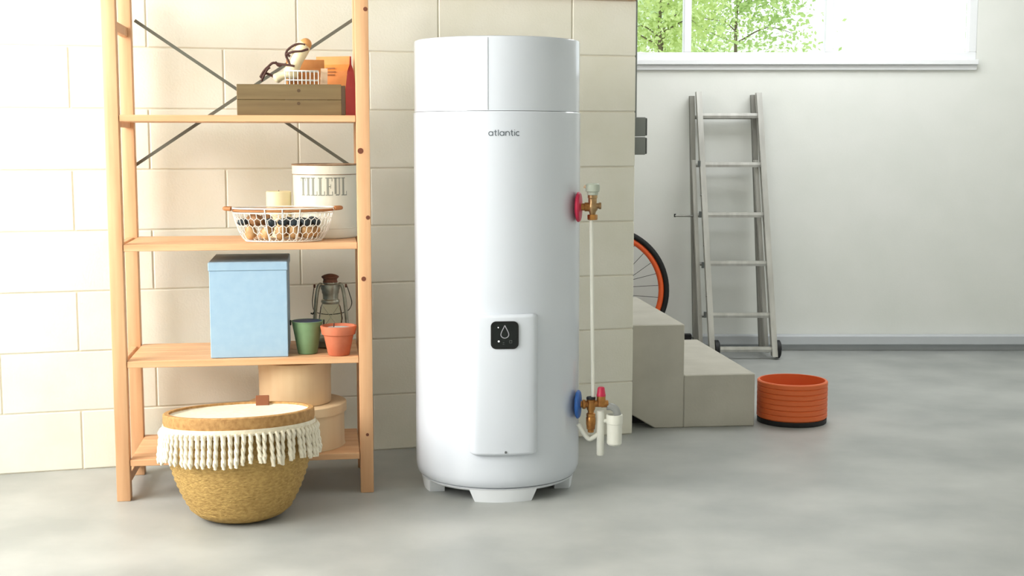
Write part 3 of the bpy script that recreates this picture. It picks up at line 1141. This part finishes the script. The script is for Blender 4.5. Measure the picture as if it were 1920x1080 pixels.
kk = 0
for (x, y) in ((-0.11, -0.045), (-0.06, -0.055), (-0.01, -0.055), (0.04, -0.05), (0.085, -0.04), (0.108, 0.0), (0.06, 0.03), (0.0, 0.04), (-0.06, 0.035), (-0.12, 0.01)):
    kk += 1
    blob('flower_bulb', 'husk', 0.0205, 0.020, 0.0215, inb(x, y, 0.033), 'tan flower bulb at the bottom of the oval wire basket', 'bulb', 'tan bulbs in the oval basket', kk, True)
for (x, y) in ((0.0, -0.052), (0.038, -0.05), (0.078, -0.038), (0.112, -0.012), (-0.04, -0.05), (0.06, 0.005), (0.02, 0.0), (0.10, 0.025), (-0.14, -0.02)):
    kk += 1
    blob('dark_pebble', 'dark_stone', 0.0195, 0.019, 0.014, inb(x, y, 0.071), 'blue black pebble lying on the bulbs in the oval wire basket', 'pebble', 'dark pebbles in the oval basket', kk)
for (x, y) in ((-0.09, -0.045), (-0.06, -0.015), (-0.11, 0.0)):
    kk += 1
    blob('pine_cone', 'bulb', 0.024, 0.022, 0.020, inb(x, y, 0.078), 'brown cone in the left half of the oval wire basket', 'cone', 'brown cones in the oval basket', kk)

# --- third shelf
z3 = ZB[2]
bb_ = on_shelf('storage_box', 'tall pale blue card box with lid on the third shelf', 'box', 465, 0.03, z3)
x0, x1 = local(bb_, 392, 600, 0.03).x, local(bb_, 541, 600, 0.03).x
bhh = local(bb_, 500, 491, 0.03).z
lz = local(bb_, 500, 507, 0.03).z
box('box_body', (x0 + 0.003, 0.003, 0.001), (x1 - 0.003, 0.347, lz), 'blue_box', bb_, 0.002)
box('box_lid', (x0, 0, lz - 0.001), (x1, 0.35, bhh), 'blue_box', bb_, 0.003)

LBK = 0.26
la = on_shelf('oil_lantern', 'old zinc oil lantern with rusty cap behind the flower pot', 'lantern', 621, LBK, z3)


def lz_(py):
    return local(la, 621, py, LBK).z


ls = (local(la, 631, 560, LBK).x - local(la, 621, 560, LBK).x) / 10      # metres per pixel
lathe('fuel_tank', [(0, 0.001), (30 * ls, 0.001), (33 * ls, 0.006), (33 * ls, 0.026), (26 * ls, 0.038), (12 * ls, 0.043), (12 * ls, 0.05), (0, 0.05)], 'lantern', la, 32)
zg0, zg1 = 0.05, lz_(566)
lathe('glass_globe', [(11 * ls, zg0), (19 * ls, zg0 + 0.010), (22.5 * ls, (zg0 + zg1) / 2 - 0.002), (19 * ls, zg1 - 0.018), (14.5 * ls, zg1), (13.5 * ls, zg1 - 0.001), (18 * ls, zg1 - 0.018), (21.5 * ls, (zg0 + zg1) / 2 - 0.002), (18 * ls, zg0 + 0.011), (10 * ls, zg0 + 0.001)], 'globe', la, 32)
lathe('chimney', [(0, lz_(569)), (16 * ls, lz_(569)), (18 * ls, lz_(565)), (17 * ls, lz_(562)), (14.5 * ls, lz_(560)), (15 * ls, lz_(551)), (16.5 * ls, lz_(548)), (16.5 * ls, lz_(544)), (18 * ls, lz_(541)), (18 * ls, lz_(533)), (14 * ls, lz_(531)), (13 * ls, lz_(527)), (0, lz_(527))], 'lantern', la, 32)
lathe('smoke_cap', [(0, lz_(529)), (14 * ls, lz_(529)), (13 * ls, lz_(525)), (13 * ls, lz_(523)), (16.5 * ls, lz_(519.5)), (16 * ls, lz_(517.5)), (11 * ls, lz_(515)), (5 * ls, lz_(513.5)), (0, lz_(513.3))], 'rust', la, 24)
for s in (-1, 1):
    c = curve_pts([(s * 30 * ls, 0, 0.018), (s * 31 * ls, 0, 0.06), (s * 27 * ls, 0, lz_(565)), (s * 23 * ls, 0, lz_(540)), (s * 19 * ls, 0, lz_(533)), (s * 14 * ls, 0, lz_(535))], 6)
    tube('side_tube', c, 0.0068, 'lantern', la, 12)
    lathe('bail_lug', [(0, -0.004), (0.006, -0.004), (0.0075, 0), (0.006, 0.004), (0, 0.004)], 'rust', la, 12, axis='x', loc=(s * 29.5 * ls, 0, lz_(536)))
bail = curve_pts([(31 * ls, 0, lz_(536)), (36 * ls, 0.01, lz_(552)), (40 * ls, 0.03, lz_(572)), (30 * ls, 0.085, lz_(590)), (0, 0.1, lz_(596)), (-28 * ls, 0.085, lz_(590)), (-34 * ls, 0.04, lz_(570)), (-30 * ls, 0, lz_(536))], 6)
tube('bail_handle', bail, 0.0016, 'ear', la, 6)
for s in (-1, 1):
    tube('globe_guard', curve_pts([(s * 20 * ls, -0.012, zg0 + 0.012), (s * 6 * ls, -20.5 * ls, (zg0 + zg1) / 2 - 0.01), (-s * 17 * ls, -0.018, zg1 - 0.006)], 6), 0.0012, 'lantern', la, 6)
lathe('burner', [(0, 0.05), (9 * ls, 0.05), (9 * ls, 0.058), (4 * ls, 0.066), (4 * ls, 0.074), (0, 0.074)], 'rust', la, 20)
tube('lift_lever', [(-31 * ls, 0, lz_(585)), (-34 * ls, -0.004, lz_(588)), (-37 * ls, -0.006, lz_(586))], 0.003, 'ear', la, 6)

gb = on_shelf('metal_bucket', 'small green bucket with dark blue inside on the third shelf', 'bucket', 577, 0.105, z3)
gh = local(gb, 577, 601, 0.105).z
k3 = local(gb, 587, 630, 0.105).x / 10
lathe('bucket_shell', [(0, 0.001), (16.5 * k3, 0.001), (17.5 * k3, 0.003), (17.8 * k3, 0.008), (27.5 * k3, gh - 0.003), (28.8 * k3, gh - 0.002), (28.8 * k3, gh), (27 * k3, gh), (26.4 * k3, gh - 0.003)], 'green', gb, 40)
lathe('bucket_lining', [(26.6 * k3, gh - 0.001), (24.5 * k3, gh - 0.03), (18 * k3, 0.02), (17 * k3, 0.006), (0, 0.006)], 'dark_blue', gb, 40)
bpy.data.objects['bucket_lining'].data.polygons[-1].use_smooth = False
for s in (-1, 1):
    box('handle_ear', (s * 29.5 * k3 - 0.003, -0.006, gh - 0.016), (s * 29.5 * k3 + 0.003, 0.006, gh + 0.003), 'ear', gb, 0.002)
tube('bail_handle', curve_pts([(29.5 * k3, 0, gh - 0.004), (27 * k3, 0.035, gh - 0.006), (0, 0.069, gh - 0.012), (-27 * k3, 0.035, gh - 0.006), (-29.5 * k3, 0, gh - 0.004)], 8), 0.0015, 'ear', gb, 6)

tp = on_shelf('flower_pot', 'terracotta flower pot beside the green bucket on the third shelf', 'pot', 635.5, 0.055, z3)
ph_ = local(tp, 635, 610, 0.055).z
k4 = local(tp, 645.5, 640, 0.055).x / 10
lathe('pot_shell', [(0, 0.001), (18.5 * k4, 0.001), (19.5 * k4, 0.003), (27 * k4, ph_ - 0.034), (28 * k4, ph_ - 0.033), (30.5 * k4, ph_ - 0.030), (33 * k4, ph_ - 0.003), (32.5 * k4, ph_), (29 * k4, ph_), (27.5 * k4, ph_ - 0.012), (0, ph_ - 0.012)], 'terracotta', tp, 48)
lathe('pale_grit', [(0, ph_ - 0.006), (10 * k4, ph_ - 0.0055), (22 * k4, ph_ - 0.008), (27.6 * k4, ph_ - 0.011)], 'perlite', tp, 32)
tube('plant_stick', [(-9 * k4, -0.002, ph_ - 0.012), (-8 * k4, -0.004, ph_ + 0.008)], 0.0022, 'cord', tp, 6)

# --- bottom shelf: round boxes
z4 = ZB[3]
RBB = 0.185
lb = on_shelf('round_box', 'large round bentwood box on the bottom shelf', 'box', 559, RBB, z4, 0)
k5 = local(lb, 569, 760, RBB).x / 10
lr = 82 * k5
lh = local(lb, 559, 770, RBB - lr).z
lathe('box_body', [(0, 0.001), (lr - 0.006, 0.001), (lr - 0.009, 0.003), (lr - 0.009, lh - 0.02), (0, lh - 0.02)], 'bent', lb, 64)
lathe('box_lid', [(0, lh - 0.001), (lr - 0.002, lh - 0.001), (lr, lh - 0.003), (lr, lh - 0.033), (lr - 0.009, lh - 0.033)], ['bent'], lb, 64)
ub = thing('round_box', 'smaller round bentwood box stacked on the large round box', 'box', shelf_floor(554, RBB, z4 + lh) , SA + R(20))
ur = 60.5 * k5
uh = z3 - 0.0225 - (z4 + lh) - 0.012
lathe('box_body', [(0, 0.0005), (ur - 0.003, 0.0005), (ur - 0.002, 0.002), (ur - 0.002, uh - 0.02), (0, uh - 0.02)], 'bent', ub, 64)
lathe('box_lid', [(0, uh), (ur - 0.002, uh), (ur, uh - 0.002), (ur, uh - 0.030), (ur - 0.003, uh - 0.030)], 'bent', ub, 64)

# ------------------------------------------------------------------ seagrass basket on the floor
BX, BY = (440 - 960) / F * 4.415, 4.415
sb_ = thing('seagrass_basket', 'woven seagrass basket with cream tassel fringe in front of the shelf', 'basket', (BX, BY, 0))
RIM = 0.243
zr = 0.355
prof = []
N = 34
for i in range(N + 1):
    t = i / N
    z = 0.006 + (zr - 0.006) * t
    r = 0.125 + (RIM - 0.125) * math.sin(min(1, t * 1.12 + 0.06) * PI / 2) ** 0.72
    if t < 0.06:
        r -= 0.02 * (1 - t / 0.06)
    prof.append((r + (0.0035 if i % 2 else -0.001), z))
inner = [(r - 0.012, z) for r, z in reversed(prof)]
lathe('woven_body', [(0, 0.002), (0.10, 0.002)] + prof + [(RIM - 0.006, zr + 0.003)] + inner[:-2] + [(0, 0.02)], 'seagrass', sb_, 72, smooth=70)
lathe('jute_band', [(RIM - 0.004, zr - 0.030), (RIM + 0.006, zr - 0.030), (RIM + 0.008, zr - 0.02), (RIM + 0.007, zr + 0.006), (RIM + 0.003, zr + 0.009), (RIM - 0.012, zr + 0.009), (RIM - 0.015, zr - 0.02)], 'jute', sb_, 72)
lathe('cotton_band', [(RIM + 0.004, zr - 0.048), (RIM + 0.010, zr - 0.048), (RIM + 0.011, zr - 0.040), (RIM + 0.010, zr - 0.029), (RIM + 0.004, zr - 0.029)], 'cotton', sb_, 72)
lathe('cloth_cover', [(0, zr - 0.006), (0.12, zr - 0.004), (RIM - 0.02, zr - 0.002), (RIM - 0.012, zr + 0.002), (RIM - 0.013, zr - 0.012), (0, zr - 0.014)], 'cotton', sb_, 48)
NT = 74
bm = bmesh.new()
for s in (-1, 1):
    c = []
    for i in range(9):
        t = i / 8
        c.append((0.0035 * math.cos(t * 12 + (0 if s > 0 else PI)), 0.0035 * math.sin(t * 12 + (0 if s > 0 else PI)) - 0.003, -0.104 * t))
    add_tube(bm, c, [0.005, 0.0075, 0.0052, 0.0052, 0.0052, 0.0054, 0.0058, 0.0066, 0.0035], 7)
tas0 = None
for i in range(NT):
    a = 2 * PI * i / NT
    loc = (math.sin(a) * (RIM + 0.010), -math.cos(a) * (RIM + 0.010), zr - 0.043)
    if tas0 is None:
        tas0 = finish('tassel', bm, 'cotton', sb_, 60, loc)
        o = tas0
    else:
        o = tas0.copy()
        COL.objects.link(o)
        o.location = loc
    o.rotation_euler = (R(random.uniform(-7, -3)), R(random.uniform(-6, 6)), a + 0)
    o.scale = (1, 1, random.uniform(0.92, 1.1))
lt = at(497, 768, BY + 0.19).x - BX
box('leather_tab', (lt - 0.035, 0.203, zr - 0.02), (lt + 0.012, 0.209, zr + 0.034), 'leather', sb_, 0.002)
# the soft rim sags towards the shelf and rises to the right
for o in sb_.children:
    if o.name.startswith('tassel'):
        o.location.z += -0.085 * o.location.y + 0.03 * o.location.x
    else:
        for v in o.data.vertices:
            v.co.z += (-0.085 * v.co.y + 0.03 * v.co.x) * min(1, v.co.z / zr)

# ------------------------------------------------------------------ concrete steps behind the block wall
ST = R(6.5)
T0 = Vector((0.63, 5.778))
stp = thing('concrete_steps', 'two grey concrete steps beyond the end of the block wall', 'steps', (T0.x, T0.y, 0), ST)


def tl(px, py):
    v = on_plane(px, py, T0, ST) - Vector((T0.x, T0.y, 0))
    return v.x * math.cos(ST) + v.y * math.sin(ST), v.z


xa, _ = tl(1284, 608)
xb, _ = tl(1416, 700)
zu, zl_ = 0.461, 0.2355
bk = 1.02
bm = bmesh.new()
add_prism(bm, [(xa + 0.0005, 0.0), (xb, 0.0), (xb, zl_), (xa + 0.0005, zl_)], 0, bk)
bmesh.ops.bevel(bm, geom=list(bm.edges), offset=0.004, segments=1, affect='EDGES')
finish('lower_step', bm, 'concrete', stp)
bm = bmesh.new()
add_prism(bm, [(0.0, 0.0), (xa, 0.0), (xa, zu), (-0.11, zu), (-0.11, 0.066)], 0, bk)
bmesh.ops.bevel(bm, geom=list(bm.edges), offset=0.004, segments=1, affect='EDGES')
finish('upper_step', bm, 'concrete', stp)
box('shade_block', (-0.1, 0.12, 0), (-0.004, bk, 0.05), 'rubber', stp, 0)  # black block standing in for the shade under the upper step

# ------------------------------------------------------------------ surface switch boxes on the end of the block wall
we = Vector((W0.x + S_END * math.cos(WA), W0.y + S_END * math.sin(WA), 0))
YB = we.y + 0.05
zs0, zs1 = at(1205, 290, YB).z, at(1205, 220, YB).z
zm = (zs0 + zs1) / 2 - 0.003
xw = at(1217, 250, YB).x - we.x
so = thing('switch_box', 'grey double switch box fixed to the end of the block wall', 'switch', (we.x, we.y, zs0), WA)
for z0_, z1_ in ((0, zm - zs0 - 0.0015), (zm - zs0 + 0.0015, zs1 - zs0)):
    hb_ = box('box_housing', (0.0, 0.008, z0_), (xw - 0.012, 0.085, z1_), 'socket', so, 0.004, seg=2)
    box('box_cover', (xw - 0.012, 0.012, z0_ + 0.003), (xw - 0.004, 0.081, z1_ - 0.003), 'socket_dark', so, 0.003, seg=2)
cu = tube('cable_conduit', [(we.x + 0.0075 - 0.02 * math.sin(WA), we.y + 0.045, zs1 - 0.002), (we.x + 0.0075 - 0.02 * math.sin(WA), we.y + 0.045, 1.842), (we.x + 0.0075 - 0.02 * math.sin(WA), we.y + 0.045, 1.95)], 0.0075, 'socket', None, 12)
tag(cu, 'grey cable conduit running up from the switch box', 'conduit')

# ------------------------------------------------------------------ bicycle wheel against the far wall
bwY = 7.80
bc = at(1134, 553, bwY)
rw = 121.5 / F * bwY
bc.z = rw + 0.001
wl = thing('bicycle_wheel', 'bicycle wheel with black tyre and orange rim against the white wall', 'wheel', (bc.x, bc.y, 0))


def ring(name, Rr, rr, m, sy=1.0, seg=72):
    bm = bmesh.new()
    n = 12
    rings = []
    for i in range(seg):
        a = 2 * PI * i / seg
        rings.append([bm.verts.new(((Rr + rr * math.cos(2 * PI * k / n)) * math.cos(a), rr * sy * math.sin(2 * PI * k / n), (Rr + rr * math.cos(2 * PI * k / n)) * math.sin(a))) for k in range(n)])
    for i in range(seg):
        a, b = rings[i], rings[(i + 1) % seg]
        for k in range(n):
            bm.faces.new((a[k], a[(k + 1) % n], b[(k + 1) % n], b[k]))
    return finish(name, bm, m, wl, 60, (0, 0, bc.z))


ring('tyre', rw - 0.0165, 0.0165, 'tyre', 1.2)
ring('wheel_rim', rw - 0.047, 0.0165, 'orange', 0.8)
lathe('hub', [(0, -0.05), (0.008, -0.05), (0.008, -0.034), (0.026, -0.033), (0.026, -0.028), (0.014, -0.024), (0.014, 0.024), (0.026, 0.028), (0.026, 0.033), (0.008, 0.034), (0.008, 0.05), (0, 0.05)], 'alu_dark', wl, 20, axis='y', loc=(0, 0, bc.z))
for i in range(28):
    a = 2 * PI * i / 28 + 0.1
    a2 = a + (0.9 if i % 4 < 2 else -0.9)
    y = 0.03 if i % 2 else -0.03
    tube('spoke', [(0.024 * math.cos(a2), y, bc.z + 0.024 * math.sin(a2)), ((rw - 0.062) * math.cos(a), 0, bc.z + (rw - 0.062) * math.sin(a))], 0.0016, 'ear', wl, 5)

# ------------------------------------------------------------------ aluminium extension ladder
ld_ = thing('extension_ladder', 'aluminium extension ladder leaning on the white wall below the window', 'ladder', ground(1372, 668))
LO = ld_.location


def seg_pt(px, py, Yt, Yb, pyt=172, pyb=668):
    t = (py - pyt) / (pyb - pyt)
    return at(px, py, Yt + (Yb - Yt) * t) - LO


def rail(name, pt, pb, w, d, m, parent):
    """channel section rail from top point to bottom point."""
    pt, pb = Vector(pt), Vector(pb)
    bm = bmesh.new()
    for (x0_, x1_, y0_, y1_) in ((-w / 2, w / 2, -d / 2, d / 2), (-w / 2 - 0.002, w / 2 + 0.002, -d / 2 - 0.002, -d / 2 + 0.004), (-w / 2 - 0.002, w / 2 + 0.002, d / 2 - 0.004, d / 2 + 0.002)):
        a = [bm.verts.new(pt + Vector(v)) for v in ((x0_, y0_, 0), (x1_, y0_, 0), (x1_, y1_, 0), (x0_, y1_, 0))]
        b = [bm.verts.new(pb + Vector(v)) for v in ((x0_, y0_, 0), (x1_, y0_, 0), (x1_, y1_, 0), (x0_, y1_, 0))]
        bm.faces.new(a)
        bm.faces.new(b)
        for i in range(4):
            j = (i + 1) % 4
            bm.faces.new((a[i], a[j], b[j], b[i]))
    return finish(name, bm, m, parent)


FT, FB = 7.905, 7.63        # front section leans most
RT, RB = 7.962, 7.83        # rear section
rail('front_rail', seg_pt(1309.5, 172, FT, FB), seg_pt(1335, 668, FT, FB), 0.027, 0.055, 'alu', ld_)
rail('front_rail', seg_pt(1422, 174, FT, FB), seg_pt(1452, 668, FT, FB), 0.027, 0.055, 'alu', ld_)
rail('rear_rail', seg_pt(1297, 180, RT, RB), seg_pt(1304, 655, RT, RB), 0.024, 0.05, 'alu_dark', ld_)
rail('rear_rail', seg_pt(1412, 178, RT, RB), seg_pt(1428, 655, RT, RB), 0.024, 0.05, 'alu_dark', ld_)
MT, MB = 7.93, 7.74
rail('middle_rail', seg_pt(1300, 300, MT, MB), seg_pt(1314, 660, MT, MB), 0.018, 0.04, 'alu', ld_)
rail('middle_rail', seg_pt(1417, 300, MT, MB), seg_pt(1437, 660, MT, MB), 0.018, 0.04, 'alu', ld_)
for py in (217, 309, 403, 494, 591, 655):
    f = (py - 172) / 496
    a_, b_ = seg_pt(1309.5 + 25.5 * f, py, FT, FB), seg_pt(1422 + 30 * f, py, FT, FB)
    n = 5
    bm = bmesh.new()
    d = 0.013
    poly = [(-d, -0.014), (d, -0.014), (d * 1.25, 0), (d, 0.015), (-d, 0.015), (-d * 1.25, 0)]
    A = [bm.verts.new(a_ + Vector((0, y, z))) for y, z in poly]
    B = [bm.verts.new(b_ + Vector((0, y, z))) for y, z in poly]
    bm.faces.new(A)
    bm.faces.new(B)
    for i in range(6):
        bm.faces.new((A[i], A[(i + 1) % 6], B[(i + 1) % 6], B[i]))
    finish('rung', bm, 'alu', ld_)
for py in (220, 310, 404, 495, 592):
    f = (py - 180) / 475
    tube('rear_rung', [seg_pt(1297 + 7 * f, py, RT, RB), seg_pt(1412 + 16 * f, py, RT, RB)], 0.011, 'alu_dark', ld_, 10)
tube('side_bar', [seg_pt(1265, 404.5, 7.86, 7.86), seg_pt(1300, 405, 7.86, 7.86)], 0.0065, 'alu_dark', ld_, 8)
tube('side_bar_hook', [seg_pt(1265.5, 401, 7.86, 7.86), seg_pt(1265.5, 407, 7.86, 7.86)], 0.006, 'rubber', ld_, 8)
for px, py in ((1322.5, 366), (1328.5, 460), (1333, 555)):
    v = seg_pt(px, py, FT - 0.02, FB - 0.02)
    tube('guide_peg', [v + Vector((-0.03, 0, 0)), v + Vector((0.006, 0, 0))], 0.005, 'alu_dark', ld_, 8)
for px, py in ((1316, 307), (1318, 402), (1323, 497), (1327, 590)):
    v = seg_pt(px - 5, py, FT - 0.03, FB - 0.03)
    box('rung_bracket', v - Vector((0.008, 0.004, 0.018)), v + Vector((0.008, 0.004, 0.018)), 'socket_dark', ld_, 0.002)
for px in (1337, 1452):
    v = seg_pt(px, 634, FT, FB)
    lathe('rubber_foot', [(0, -0.016), (0.042, -0.016), (0.052, -0.010), (0.052, 0.010), (0.042, 0.016), (0, 0.016)], 'rubber', ld_, 28, axis='x', loc=(v.x + 0.022, v.y + 0.01, 0.056))
for px in (1289, 1304):
    v = at(px, 632, RB) - LO
    if px == 1289:
        box('end_plug', v - Vector((0.02, 0.02, 0.02)), v + Vector((0.022, 0.02, 0.02)), 'rubber', ld_, 0.004)
        tube('plug_bar', [v, v + Vector((0.05, 0, 0))], 0.008, 'alu_dark', ld_, 8)

# ------------------------------------------------------------------ orange tub at the right edge
ot = ground(1484, 789)
tb = thing('orange_tub', 'ribbed orange plastic tub on a black base right of the steps', 'tub', ot)
r0 = 66 / F * ot.y
hh = 80 / F * ot.y
prof = [(0, 0.03)]
nr = 7
prof.append((r0 - 0.006, 0.022))
for i in range(nr):
    z0_ = 0.024 + (hh - 0.024) * i / nr
    z1_ = 0.024 + (hh - 0.024) * (i + 1) / nr
    prof += [(r0 - 0.004, z0_), (r0, z0_ + 0.004), (r0, z1_ - 0.004), (r0 - 0.004, z1_)]
prof += [(r0 - 0.012, hh), (r0 - 0.014, 0.05), (0, 0.045)]
lathe('tub_wall', prof, 'orange_tub', tb, 48, smooth=25)
lathe('tub_base', [(0, 0.0), (r0 - 0.004, 0.0), (r0 - 0.002, 0.003), (r0 - 0.002, 0.022), (0, 0.026)], 'rubber', tb, 48)
